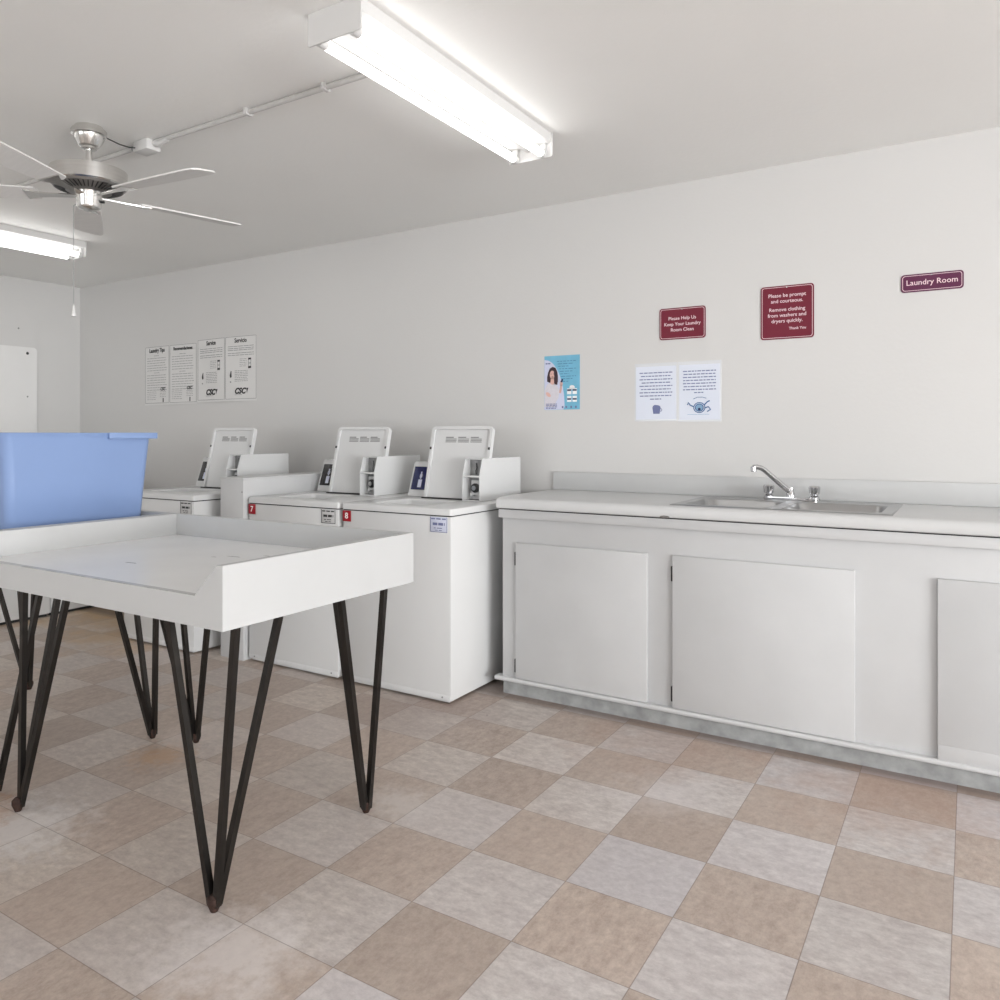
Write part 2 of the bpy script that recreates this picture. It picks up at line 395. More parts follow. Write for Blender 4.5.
# rolled outer lip
O0 = [t.verts.new((x, y, zt)) for x, y in ((SX0, SY0), (SX1, SY0), (SX1, SY1), (SX0, SY1))]
O1 = [t.verts.new((x, y, .9438)) for x, y in ((SX0-.005, SY0-.005), (SX1+.005, SY0-.005), (SX1+.005, SY1+.005), (SX0-.005, SY1+.005))]
bridge(O0, O1)
bmesh.ops.remove_doubles(t, verts=t.verts, dist=.0002); bmesh.ops.recalc_face_normals(t, faces=t.faces)
up = [f for f in t.faces if abs(f.normal.z) > .99 and f.calc_center_median().z > .947]
if up and sum(f.normal.z for f in up) < 0: bmesh.ops.reverse_faces(t, faces=t.faces)
MB()._take(t).build('basin', M['steel'], s, s.location, ang=50)
for x0, x1 in bowls:
    MB().lathe([(.0, .004), (.02, .004), (.028, .006), (.04, .003), (.043, 0)], ((x0+x1)/2, .62, zt-.17), 24).build('drain', M['chrome'], s, s.location)

f = empty('faucet', (-.65, .875, .9475), 'chrome two-handle faucet with a raised swivel spout behind the sink', 'faucet')
MB().prism(rrect(-.768, -.527, .848, .900, .024, 6), 'z', .9477, .962, .003).build('base_plate', M['chrome'], f, f.location)
for x in (-.745, -.550):
    MB().lathe([(.021, 0), (.021, .006), (.014, .012), (.014, .014), (.022, .018), (.025, .048), (.020, .054), (0, .055)], (x, .874, .962), 20).build('handle', M['chrome'], f, f.location)
mb = MB().lathe([(.019, 0), (.019, .018), (.013, .03), (.013, .044), (0, .046)], (-.65, .874, .962), 20)
mb.build('spout_hub', M['chrome'], f, f.location)
pts = [(-.65, .874, .985), (-.668, .854, 1.003), (-.70, .822, 1.038), (-.745, .776, 1.088), (-.757, .764, 1.097), (-.770, .750, 1.101), (-.782, .738, 1.100)]
MB().tube(pts, [.013, .0125, .012, .0115, .0115, .0115, .0115], 14).build('spout', M['chrome'], f, f.location)
MB().lathe([(.010, 0), (.013, -.002), (.013, -.022), (.011, -.024), (0, -.024)], (-.782, .738, 1.104), 18).build('aerator', M['chrome'], f, f.location)

# ---------------------------------------------------------------- washers
def make_washer(label, number=None, tagmat='tag', inkmat='inkblue', screen='screen'):
    W, D, Z = .665, .715, .905
    r = empty('washing_machine', (0, 0, 0), label, 'washing machine', 'top-loading washers along the back wall')
    mb = MB().box(.003, W-.003, 0, D, .015, .868, .008)
    mb.box(.02, W-.02, .012, D-.01, .008, .02)
    mb.build('cabinet', M['enamel'], r)
    # front panel seam strip and screws
    MB().box(.006, W-.006, -.0015, .001, .019, .042, .0006).build('kick_strip', M['enamel'], r)
    for x in (.05, W-.05):
        MB().lathe([(.005, 0), (.004, .002), (0, .0025)], (0, 0, 0), 10, Matrix.Translation((x, -.0012, .031)) @ Matrix.Rotation(PI/2, 4, 'X')).build('screw', M['galv'], r)
    for x, y in ((.06, .06), (W-.06, .06), (.06, D-.06), (W-.06, D-.06)):
        MB().lathe([(.018, 0), (.018, .008), (.008, .01), (.008, .03)], (x, y, 0), 12).build('foot', M['black'], r)
    MB().box(.006, W-.006, .003, D-.004, .866, .871).build('seam', M['darkgap'], r)
    # top deck with the tub opening
    ox0, ox1, oy0, oy1 = .14, .455, .085, .365
    t = bmesh.new()
    def lp(pts, z): return [t.verts.new((p[0], p[1], z)) for p in pts]
    def br(a, b):
        for i in range(len(a)): t.faces.new((a[i], a[(i+1) % len(a)], b[(i+1) % len(a)], b[i]))
    o0 = lp(rrect(0, W, -.004, D, .012, 4), .872); o1 = lp(rrect(0, W, -.004, D, .012, 4), .893)
    o2 = lp(rrect(.003, W-.003, -.001, D-.003, .012, 4), .901); o3 = lp(rrect(.012, W-.012, .008, D-.012, .012, 4), .905)
    i0 = lp(rrect(ox0-.006, ox1+.006, oy0-.006, oy1+.006, .03, 4), .905); i1 = lp(rrect(ox0, ox1, oy0, oy1, .03, 4), .899)
    i2 = lp(rrect(ox0, ox1, oy0, oy1, .03, 4), .80)
    br(o0, o1); br(o1, o2); br(o2, o3); br(o3, i0); br(i0, i1); br(i1, i2)
    t.faces.new(i2); t.faces.new(o0)
    bmesh.ops.recalc_face_normals(t, faces=t.faces)
    MB()._take(t).build('top_deck', M['enamel'], r)
    MB().lathe([(.125, 0), (.125, .03), (.115, .03), (.11, .004), (0, .004)], ((ox0+ox1)/2, (oy0+oy1)/2, .801), 28).build('tub_ring', M['steel'], r)
    # open lid leaning back
    lid_m = Matrix.Translation((0, .445, .908)) @ Matrix.Rotation(math.radians(-13), 4, 'X')
    wid0, wid1, lh = .186, .572, .392
    mb = MB().prism(rrect(wid0+.004, wid1-.004, 0, lh-.003, .02, 5, (1, 1, 0, 0)), 'y', .004, .018, .003, lid_m)
    # raised rim: frame around the recessed inner face
    outl = rrect(wid0, wid1, 0, lh, .024, 6, (1, 1, 0, 0)); inl = rrect(wid0+.016, wid1-.016, 0, lh-.016, .014, 6, (1, 1, 0, 0))
    t = bmesh.new(); F = lambda P, y: [t.verts.new((p[0], y, p[1])) for p in P]
    a, b, c, d = F(outl, .018), F(outl, -.008), F(inl, -.008), F(inl, .006)
    n = len(a)
    for P, Q in ((a, b), (b, c), (c, d), (d, a)):
        for i in range(n):
            t.faces.new((P[i], P[(i+1) % n], Q[(i+1) % n], Q[i]))
    bmesh.ops.recalc_face_normals(t, faces=t.faces)
    mb._take(t, lid_m); lid = mb.build('lid', M['lid'], r)
    mb = MB()
    for i in range(4):
        xx = wid0+.09
        z = lh-.060-i*.008
        for k in range(3):
            x0 = xx+k*.08
            if i == 0: mb.box(x0, x0+.05, .0028, .0042, z-.002, z+.004, mtx=lid_m)
            else: mb.box(x0, x0+.07, .0028, .0042, z-.002, z+.0022, mtx=lid_m)
    mb.build('lid_print', M['inkgrey'], lid)
    for x in (wid0+.006, wid1-.008):
        MB().box(x-.005, x+.005, -.012, -.006, lh-.128, lh-.114, .002, mtx=lid_m).build('bumper', M['black'], lid)
    MB().box(wid0-.006, wid1-.02, .425, .465, .9045, .9115, .001).build('hinge_gap', M['darkgap'], r)
    # sloping meter console behind the lid
    mb = MB().prism([(.50, .906), (.565, 1.092), (.60, 1.098), (.70, 1.06), (.70, .906)], 'x', .03, .30, .004)
    con = mb.build('console', M['enamel'], r)
    cm = Matrix.Translation((0, .5085, .9305)) @ Matrix.Rotation(-math.atan2(.065, .186), 4, 'X')
    sc = MB().box(.045, .15, -.004, .004, .012, .145, .002, mtx=cm).build('display', M[screen], con)
    mb = MB().box(.088, .112, -.0052, -.003, .025, .07, mtx=cm).box(.092, .108, -.0052, -.003, .082, .10, mtx=cm).box(.096, .104, -.0052, -.003, .074, .115, mtx=cm)
    mb.build('display_print', M['tag'], sc)
    # coin box
    x0, x1 = .470, .578
    prof = [(.385, .906), (.385, 1.038), (.413, 1.124), (.81, 1.124), (.81, .906)]
    mb = MB().prism(prof, 'x', x1-.006, x1, .0015).prism(prof, 'x', x0, x0+.006, .0015)
    mb.box(x0+.004, x1-.004, .44, .81, 1.118, 1.1235).box(x0+.004, x1-.004, .804, .81, .906, 1.12).box(x0+.004, x1-.004, .386, .81, .906, .911)
    mb.prism([(.413, 1.118), (.413, 1.1238), (.445, 1.1238), (.445, 1.118)], 'x', x0+.004, x1-.004)
    mb.box(x0+.004, x1-.004, .388, .46, 1.028, 1.036, .001)
    cb = mb.build('coin_box', M['enamel'], r)
    MB().box(x0+.005, x1-.005, .455, .46, .91, 1.12).build('coin_plate', M['galv'], cb)
    mb = MB().tube([(x0+.046, .449, 1.10), (x0+.05, .449, 1.075), (x0+.044, .449, 1.06), (x0+.046, .449, 1.04)], .0025, 6)
    mb.build('key_wire', M['black'], cb)
    mb = MB().box(x0+.030, x1-.012, .425, .456, .935, 1.012, .004).box(x0+.018, x0+.034, .43, .456, .925, .945, .003)
    mb.build('coin_slide', M['enamel'], cb)
    mb = MB().lathe([(.024, 0), (.024, .012), (.018, .016), (.009, .016), (.009, .006), (0, .006)], (0, 0, 0), 22, Matrix.Translation((x0+.06, .4255, .972)) @ Matrix.Rotation(PI/2, 4, 'X'))
    mb.build('lock_ring', M['black'], cb)
    MB().lathe([(.012, 0), (.012, .02), (0, .021)], (0, 0, 0), 16, Matrix.Translation((x0+.056, .4255, .972)) @ Matrix.Rotation(PI/2, 4, 'X')).build('lock', M['steel'], cb)
    # price label at the top right of the front
    MB().box(W-.118, W-.022, -.0022, -.0003, .793, .864, .0005).build('price_label', M['tag' if tagmat == 'tag' else 'taggrey'], r)
    pl = [c for c in bpy.data.objects if c.parent == r][-1]
    mb = MB(); ink = random.Random(3)
    words(mb, W-.112, W-.03, .855, .006, -.0022, ink, wl=(.02, .03)); words(mb, W-.104, W-.036, .831, .012, -.0022, ink, wl=(.022, .03), gap=.005)
    words(mb, W-.098, W-.042, .812, .0035, -.0022, ink); words(mb, W-.092, W-.05, .802, .003, -.0022, ink)
    mb.box(W-.118, W-.115, -.0027, -.0022, .793, .864).box(W-.025, W-.022, -.0027, -.0022, .793, .864).box(W-.118, W-.022, -.0027, -.0022, .793, .7955)
    mb.build('label_print', M[inkmat], pl)
    if number:
        p = MB().box(.004, .058, -.0032, -.0003, .811, .865, .0008).build('number_plate', M['red'], r)
        text_mesh(number, .042, (.031, -.0036, .838), offset=.0008).build('numeral', M['whitetext'], p, smooth=False)
    return r
w8 = make_washer('white washer with open lid, red number 8 plate, beside the base cabinet', '8')
w8.location = (-2.640, .085, 0)
w7 = make_washer('white washer with open lid and red number 7 plate, beside the boxed-in cover', '7', 'grey', 'ink', 'screenblack')
w7.location = (-3.328, .085, 0)
w6 = make_washer('white washer with open lid left of the boxed-in cover, partly behind the blue bin', None, 'grey', 'ink', 'screenblack')
w6.location = (-4.335, -.005, 0)

# narrow utility box between the washers
u = empty('utility_box', (-3.418, .5, 0), 'tall narrow white boxed-in cover between two washers, running back to the wall', 'utility box')
MB().box(-3.530, -3.342, .062, 1.018, 0, 1.0, .003).build('casing', M['cab'], u, u.location)
MB().box(-3.534, -3.338, .058, 1.018, 1.0, 1.008, .002).build('cover', M['lam'], u, u.location)
for z in (.35, .65, .93): MB().lathe([(.005, 0), (.004, .002), (0, .002)], (0, 0, 0), 8, Matrix.Translation((-3.352, .062, z)) @ Matrix.Rotation(PI/2, 4, 'X')).build('screw', M['galv'], u, u.location)

# black power cord
c = empty('power_cord', (-3.35, .95, 1.01), 'thin black cord looping from behind washer 7 onto the boxed-in cover', 'cord')
pts = [(-3.42, .86, 1.013), (-3.39, .88, 1.02), (-3.35, .88, 1.036), (-3.30, .87, 1.052), (-3.24, .84, 1.062), (-3.18, .815, 1.06), (-3.13, .80, 1.02), (-3.12, .805, .93), (-3.12, .83, .6), (-3.12, .85, .0)]
MB().tube(pts, .004, 8).build('cable', M['black'], c, c.location)

# ---------------------------------------------------------------- machines along the left wall
def left_machine(y0, y1, label, nm='dryer'):
    r = empty(nm, (-5.9, (y0+y1)/2, 0), label, 'dryer', 'white machines along the left wall')
    l = r.location
    MB().box(-6.45, -5.3, y0+.002, y1-.002, .02, .95, .006).build('cabinet', M['enamel'], r, l)
    MB().box(-6.42, -5.325, y0+.012, y1-.012, 0, .022).build('plinth', M['darkgap'], r, l)
    MB().box(-5.301, -5.297, y0+.02, y1-.02, .07, .44, .001).build('lower_panel', M['enamel'], r, l)
    MB().lathe([(.23 if y1-y0 > .6 else .14, 0), (.23 if y1-y0 > .6 else .14, .012), (.19 if y1-y0 > .6 else .11, .02), (0, .02)], (0, 0, 0), 32,
               Matrix.Translation((-5.3, (y0+y1)/2, .7)) @ Matrix.Rotation(PI/2, 4, 'Y')).build('round_door', M['enamel'], r, l)
left_machine(-1.30, -.61, 'white machine under the left edge of the photo, leftmost behind the table legs')
left_machine(-.605, .085, 'wide white machine seen between the dark table legs, left of the vertical seam')
left_machine(.09, .47, 'narrow white machine seen under the table, right of the vertical seam by the yellowed floor')

# wall panel
p = empty('wall_panel', (XL, -.1, 1.2), 'flat white panel with rounded corner screwed to the left wall above the blue bin', 'panel')
mb = MB().prism(rrect(-1.2, .64, .35, 1.965, .03, 5, (1, 1, 0, 0)), 'x', XL+.0003, XL+.022, .003)
mb.build('board', M['panel'], p, p.location)
MB().lathe([(.012, 0), (.009, .003), (0, .004)], (0, 0, 0), 12, Matrix.Translation((XL+.022, .56, 1.915)) @ Matrix.Rotation(PI/2, 4, 'Y')).build('screw', M['ink'], p, p.location)
MB().lathe([(.007, 0), (.006, .003), (0, .004)], (0, 0, 0), 12, Matrix.Translation((XL+.022, .56, 1.56)) @ Matrix.Rotation(PI/2, 4, 'Y')).build('screw', M['galv'], p, p.location)
tag(MB().lathe([(.008, 0), (.006, .004), (0, .005)], (0, 0, 0), 10, Matrix.Translation((XL-.001, .50, 2.115)) @ Matrix.Rotation(PI/2, 4, 'Y')).build('nail', M['galv']),
    'small dark nail head in the left wall above the white panel', 'nail')

# ---------------------------------------------------------------- tables
def make_table(x0, x1, y0, y1, legs, label, chip=True):
    r = empty('folding_table', ((x0+x1)/2, (y0+y1)/2, 0), label, 'table')
    l = r.location; T = .021; zb, zs, zt = .76, .838, .922
    # tray top: surface + low front
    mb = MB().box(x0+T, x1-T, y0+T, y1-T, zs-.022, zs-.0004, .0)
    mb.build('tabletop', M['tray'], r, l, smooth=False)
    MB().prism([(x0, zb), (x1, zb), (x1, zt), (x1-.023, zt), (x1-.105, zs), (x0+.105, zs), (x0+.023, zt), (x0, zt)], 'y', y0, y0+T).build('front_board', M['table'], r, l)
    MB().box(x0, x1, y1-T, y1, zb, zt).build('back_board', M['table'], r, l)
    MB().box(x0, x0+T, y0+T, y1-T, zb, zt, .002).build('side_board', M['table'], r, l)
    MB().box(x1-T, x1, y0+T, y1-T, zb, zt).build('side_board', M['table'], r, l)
    # chipped paint along the front edge and scuffs on the top
    if chip:
        rr = random.Random(11); x = x0+.28
        while x < x1-.12:
            wd = rr.uniform(.03, .14)
            MB().prism([(x, y0+.0004), (x+wd, y0+.0002), (x+wd*.8, y0+rr.uniform(.0015, .003)), (x+wd*.3, y0+rr.uniform(.002, .004))], 'z', zs-.0006, zs+.0004).build('paint_chip', M['scuff'], r, l)
            x += wd+rr.uniform(.0, .09)
        for cx, cy, wd in ((-2.24, -1.38, .05), (-2.07, -1.12, .06), (-1.97, -1.05, .05), (-2.10, -1.16, .02)):
            MB().prism([(cx, cy), (cx+wd, cy+.006), (cx+wd*.8, cy+.010), (cx+wd*.1, cy+.005)], 'z', zs-.0006, zs-.0001).build('scuff_mark', M['scuff'], r, l)
    for tip, tops in legs:
        tx, ty = tip
        mb = MB(); B = MB()
        cen = Vector((tx, ty, 0))
        for a, b in tops:
            top = Vector((a, b, zs-.024)); d = (top-cen); dh = Vector((d.x, d.y, 0)).normalized()
            # extend the line a little above .76 so it meets the underside
            k = (zs-.024-.012)/(zb-.012)
            top = Vector((tx+(a-tx)*k, ty+(b-ty)*k, zs-.024))
            foot = Vector((tx, ty, .016))+dh*.009
            mb.tube([foot, top], .0088, square=True)
        lg = mb.build('leg', M['bar'], r, l, smooth=False)
        MB().lathe([(0, 0), (.010, .0), (.014, .010), (.019, .022), (.019, .036), (.010, .045), (0, .045)], (tx, ty, 0), 12).build('foot_tip', M['rust'], lg, l)
        cx = sum(a for a, b in tops)/3; cy = sum(b for a, b in tops)/3
        xs = [a for a, b in tops]; ys = [b for a, b in tops]
        MB().box(min(max(min(xs)-.02, x0+.025), x1), min(max(xs)+.02, x1-.025), max(min(ys)-.02, y0+.025), min(max(ys)+.02, y1-.025), zs-.0275, zs-.0225, .001).build('mounting_plate', M['bar'], lg, l)
    return r
TX0, TX1, TY0, TY1 = -2.722, -1.512, -1.600, -.822
make_table(TX0, TX1, TY0, TY1, [
    ((-1.631, -1.528), [(-1.555, -1.522), (-1.795, -1.545), (-1.555, -1.372)]),
    ((-1.646, -.903), [(-1.572, -.900), (-1.765, -.93), (-1.585, -1.095)]),
    ((-2.610, -.820), [(-2.645, -.880), (-2.44, -.872), (-2.67, -1.00)]),
    ((-2.624, -1.513), [(-2.62, -1.495), (-2.66, -1.345), (-2.47, -1.425)])],
    'nearer white tray-top folding table on dark hairpin legs, empty with a low front edge')
make_table(-3.942, -2.738, TY0+.02, TY1-.005, [
    ((-2.800, -.885), [(-2.778, -.882), (-2.95, -.89), (-2.775, -1.11)]),
    ((-3.854, -.825), [(-3.70, -.872), (-3.885, -.872), (-3.90, -1.01)]),
    ((-2.800, -1.500), [(-2.775, -1.53), (-2.95, -1.54), (-2.775, -1.342)]),
    ((-3.854, -1.500), [(-3.88, -1.53), (-3.70, -1.54), (-3.88, -1.36)])],
    'farther white table on dark hairpin legs carrying the blue bin, at the left', chip=False)

# ---------------------------------------------------------------- blue bin
b = empty('storage_bin', (-3.08, -1.135, .838), 'large blue plastic storage bin standing on the far table', 'bin')
t = bmesh.new()
bx, by = 0.0, 0.0
def ring(hx, hy, r, z): return [t.verts.new((p[0], p[1], z)) for p in rrect(-hx, hx, -hy, hy, r, 6)]
def brd(a, c_):
    n = len(a)
    for i in range(n): t.faces.new((a[i], a[(i+1) % n], c_[(i+1) % n], c_[i]))
Z1 = .415
out = [ring(.178, .262, .03, 0), ring(.185, .27, .035, .008), ring(.198, .285, .035, .22), ring(.209, .300, .035, Z1-.02), ring(.211, .303, .035, Z1-.012),
       ring(.212, .304, .036, Z1-.008), ring(.216, .309, .04, Z1-.008), ring(.217, .310, .04, Z1-.002), ring(.215, .308, .04, Z1), ring(.207, .297, .036, Z1), ring(.204, .294, .034, Z1-.006),
       ring(.194, .281, .034, .22), ring(.181, .265, .034, .012), ring(.174, .258, .03, .006)]
for a, c_ in zip(out, out[1:]): brd(a, c_)
t.faces.new(out[0]); t.faces.new(out[-1]); bmesh.ops.recalc_face_normals(t, faces=t.faces)
MB()._take(t).build('tub', M['bin'], b, ang=50)
for sy in (1, -1):
    mb = MB().box(-.10, .10, sy*.309, sy*.322, Z1-.016, Z1-.001, .004).box(-.10, .10, min(sy*.317, sy*.323), max(sy*.317, sy*.323), Z1-.028, Z1-.002, .003)
    mb.build('handle', M['bin'], b)
MB().box(.215, .226, .095, .312, Z1-.024, Z1+.001, .002).build('rim_clip', M['bin'], b)

# ---------------------------------------------------------------- lights
def strip_light(x0, x1, y0, y1, label):
    r = empty('fluorescent_light', ((x0+x1)/2, (y0+y1)/2, H), label, 'ceiling light', 'two-tube ceiling strip lights')
    l = r.location; xc = (x0+x1)/2
    prof = [(x0+.008, H-.0005), (x0+.008, H-.040), (x0+.020, H-.046), (xc-.026, H-.046), (xc-.014, H-.066), (xc+.014, H-.066), (xc+.026, H-.046), (x1-.020, H-.046), (x1-.008, H-.040), (x1-.008, H-.0005)]
    MB().prism(prof, 'y', y0+.004, y1-.004).build('channel', M['fixture'], r, l, smooth=False)
    for i, (a, c_) in enumerate(((y0, y0+.006), (y1-.006, y1))):
        MB().prism([(x0, H-.0005), (x0, H-.098), (x0+.006, H-.102), (x1-.006, H-.102), (x1, H-.098), (x1, H-.0005)], 'y', a, c_, .001).build('end_plate', M['fixture'], r, l)
    for xx in (x0+.040, x1-.040):
        M_ = Matrix.Translation((xx, 0, H-.088)) @ Matrix.Rotation(-PI/2, 4, 'X')
        tb = MB().lathe([(.0, y0+.034), (.0165, y0+.035), (.0165, y1-.035), (.0, y1-.034)], (0, 0, 0), 20, M_).build('tube', M['tube'], r, l)
        mb = MB()
        for yy in (y0+.007, y1-.037): mb.lathe([(.017, yy), (.017, yy+.030)], (0, 0, 0), 16, M_)
        mb.build('tube_cap', M['fixture'], tb, l)
        mb = MB()
        for yy in (y0+.006, y1-.022): mb.box(xx-.013, xx+.013, yy, yy+.016, H-.1005, H-.046, .002)
        mb.build('socket', M['fixture'], r, l)
    return r
strip_light(-1.668, -1.456, -1.150, .085, 'two-tube fluorescent strip light on the ceiling, nearer one over the table')
for fx_, fy_, w_ in ((-1.56, -6.7, 'middle of the front wall end'), (2.4, -6.7, 'right front corner end')):  # unseen fixtures added for more bounce on ceiling and floor
    strip_light(fx_-.105, fx_+.105, fy_, fy_+1.22, 'added two-tube strip light to lift the room, unseen, at the '+w_)
strip_light(-5.110, -4.905, -2.75, -1.53, 'added two-tube strip light to lift the room, unseen, by the left wall')  # unseen fixture added to brighten the left wall and ceiling
strip_light(-5.110, -4.905, -4.3, -3.08, 'added two-tube strip light to lift the room, unseen, at the front left')  # another added fixture out of view, lifting the left side
strip_light(-5.110, -4.905, -1.110, .105, 'two-tube fluorescent strip light on the ceiling, farther one at the left edge')

# conduit along the ceiling, with straps and a junction box
c = empty('ceiling_conduit', (-3.5, -.77, H), 'painted conduit with straps running across the ceiling past the fan', 'conduit')
l = c.location
mb = MB().tube([(XL, -.77, H-.013), (-3.06, -.77, H-.013)], .0105, 10); mb.build('pipe', M['conduit'], c, l)
MB().tube([(-2.95, -.77, H-.013), (-1.63, -.77, H-.013)], .0105, 10).build('pipe', M['conduit'], c, l)
MB().lathe([(.012, .0), (.012, .06)], (0, 0, 0), 12, Matrix.Translation((-3.10, -.77, H-.013)) @ Matrix.Rotation(PI/2, 4, 'Y')).build('coupling', M['galv'], c, l)
MB().box(-3.055, -2.955, -.805, -.735, H-.046, H-.0005, .004).build('junction_box', M['fixture'], c, l)
MB().tube([(-2.955, -.77, H-.016), (-2.91, -.77, H-.026), (-2.86, -.768, H-.014)], .012, 8).build('elbow', M['fixture'], c, l)
for x in (-5.6, -4.16, -2.36, -1.95):
    mb = MB().prism(rrect(-.790, -.750, H-.0262, H-.0004, .010, 4, (0, 0, 1, 1)), 'x', x-.007, x+.007)
    mb.build('strap', M['fixture'], c, l)
w_ = empty('ceiling_wire', (-3.05, -.87, H-.01), 'thin dark wire sagging from the junction box to the fan canopy', 'wire')
MB().tube([(-3.035, -.80, H-.030), (-3.045, -.83, H-.034), (-3.05, -.87, H-.033), (-3.058, -.925, H-.022)], .0028, 6).build('strand', M['black'], w_, w_.location)

# ---------------------------------------------------------------- ceiling fan
fx, fy = -3.062, -1.0
F = empty('ceiling_fan', (fx, fy, H), 'brushed nickel ceiling fan with a pull chain, hanging at the left', 'ceiling fan')
l = F.location
MB().lathe([(0, 0), (.055, 0), (.056, -.010), (.066, -.012), (.069, -.017), (.068, -.034), (.060, -.039), (.057, -.052), (.040, -.080), (.030, -.084), (.030, -.092), (.020, -.094), (0, -.094)], (0, 0, -.0003), 40).build('canopy', M['nickel'], F)
MB().lathe([(.0125, -.09), (.0125, -.18)], (0, 0, 0), 20).build('downrod', M['nickel'], F)
MB().lathe([(0, -.168), (.022, -.168), (.024, -.182), (.148, -.184), (.148, -.243), (.142, -.248), (0, -.248)], (0, 0, 0), 72).build('motor_housing', M['nickel'], F, ang=20)
mb = MB().lathe([(.141, -.2475), (.135, -.256), (.085, -.270), (.055, -.272), (0, -.272)], (0, 0, 0), 56)
mv = mb.build('vent_ring', M['vent'], F)
mb = MB()
for k in range(44):
    R_ = Matrix.Rotation(2*PI*k/44, 4, 'Z')
    mb.prism([(.088, -.2715), (.088, -.267), (.130, -.2545), (.130, -.259)], 'y', -.0022, .0022, mtx=R_)
mb.build('vent_fins', M['black'], mv)
MB().lathe([(.050, -.268), (.052, -.272), (.050, -.276), (.0475, -.330), (.044, -.338), (.026, -.345), (0, -.346)], (0, 0, 0), 36).build('switch_housing', M['nickel'], F)
MB().lathe([(.005, 0), (.005, .014), (0, .016)], (0, 0, 0), 10, Matrix.Translation((.040, .028, -.312)) @ Matrix.Rotation(math.radians(35), 4, 'Z') @ Matrix.Rotation(PI/2, 4, 'Y')).build('reverse_switch', M['black'], F)
for k in range(5):
    a = math.radians(5+72*k); R_ = Matrix.Rotation(a, 4, 'Z')
    tilt = Matrix.Rotation(math.radians(10), 4, 'X')
    bm_ = R_ @ Matrix.Translation((0, 0, -.287)) @ tilt
    arm = MB().prism([(.045, -.014), (.15, -.016), (.20, -.024), (.245, -.045), (.245, .045), (.20, .024), (.15, .016), (.045, .014)], 'z', -.004, .001, .001, mtx=bm_)
    arm.build('blade_arm', M['nickel'], F)
    out_ = [(.20, -.048), (.40, -.060), (.62, -.068), (.655, -.060), (.668, -.035), (.668, .035), (.655, .060), (.62, .068), (.40, .060), (.20, .048), (.19, .03), (.19, -.03)]
    MB().prism(out_, 'z', .0012, .0075, .001, mtx=bm_).build('blade', M['blade'], F)
ch = MB().tube([(-.040, -.024, -.318), (-.055, -.033, -.325), (-.055, -.033, -.74)], .0014, 6)
cho = ch.build('pull_chain', M['galv'], F)
MB().lathe([(0, 0), (.004, -.002), (.007, -.030), (.011, -.044), (.010, -.050), (0, -.051)], (-.055, -.033, -.738), 14).build('pull_knob', M['fixture'], cho)

# ---------------------------------------------------------------- signs and papers on the back wall
YS = YW+.0002
def sign(name, x0, x1, z0, z1, m, lines, label, rot=0):
    r = empty(name, ((x0+x1)/2, YS, (z0+z1)/2), label, 'sign')
    w, h = x1-x0, z1-z0
    pl = MB().prism(rrect(-w/2, w/2, -h/2, h/2, .014, 5), 'y', -.004, 0, .0006).build('plate', m, r)
    # thin pale keyline
    o_, i_ = rrect(-w/2+.006, w/2-.006, -h/2+.006, h/2-.006, .011, 5), rrect(-w/2+.008, w/2-.008, -h/2+.008, h/2-.008, .010, 5)
    t = bmesh.new(); A = [t.verts.new((p_[0], -.0043, p_[1])) for p_ in o_]; B = [t.verts.new((p_[0], -.0043, p_[1])) for p_ in i_]
    for i in range(len(A)): t.faces.new((A[i], A[(i+1) % len(A)], B[(i+1) % len(A)], B[i]))
    MB()._take(t).build('border_line', M['signtext'], r)
    mbs = [text_mesh(s_, sz, (xx, -.0045, zz), offset=.0002, ext=.0003, align=al) for s_, sz, xx, zz, al in lines]
    merge(*mbs).build('lettering', M['signtext'], r, smooth=False)
    MB().lathe([(.0035, 0), (.003, .0015), (0, .002)], (0, 0, 0), 10, Matrix.Translation((0, -.004, h/2-.008)) @ Matrix.Rotation(PI/2, 4, 'X')).build('screw', M['chrome'], r)
    return r
sign('wall_sign', -1.313, -1.076, 1.731, 1.892, M['maroon'], [('Please Help Us', .0235, 0, .026, 'CENTER'), ('Keep Your Laundry', .0235, 0, -.003, 'CENTER'), ('Room Clean', .0235, 0, -.032, 'CENTER')],
     'small maroon sign reading Please Help Us Keep Your Laundry Room Clean on the back wall')
sign('wall_sign', -.812, -.574, 1.699, 1.952, M['maroon'], [('Please be prompt', .0238, 0, .080, 'CENTER'), ('and courteous.', .0238, 0, .053, 'CENTER'), ('Remove clothing', .0238, 0, .013, 'CENTER'),
     ('from washers and', .0238, 0, -.014, 'CENTER'), ('dryers quickly.', .0238, 0, -.041, 'CENTER'), ('Thank You', .017, .085, -.078, 'RIGHT')],
     'squarish maroon sign reading Please be prompt and courteous on the back wall')
sign('wall_sign', -.219, .016, 1.868, 1.946, M['plum'], [('Laundry Room', .0325, 0, .001, 'CENTER')], 'narrow plum sign reading Laundry Room at the right of the back wall')

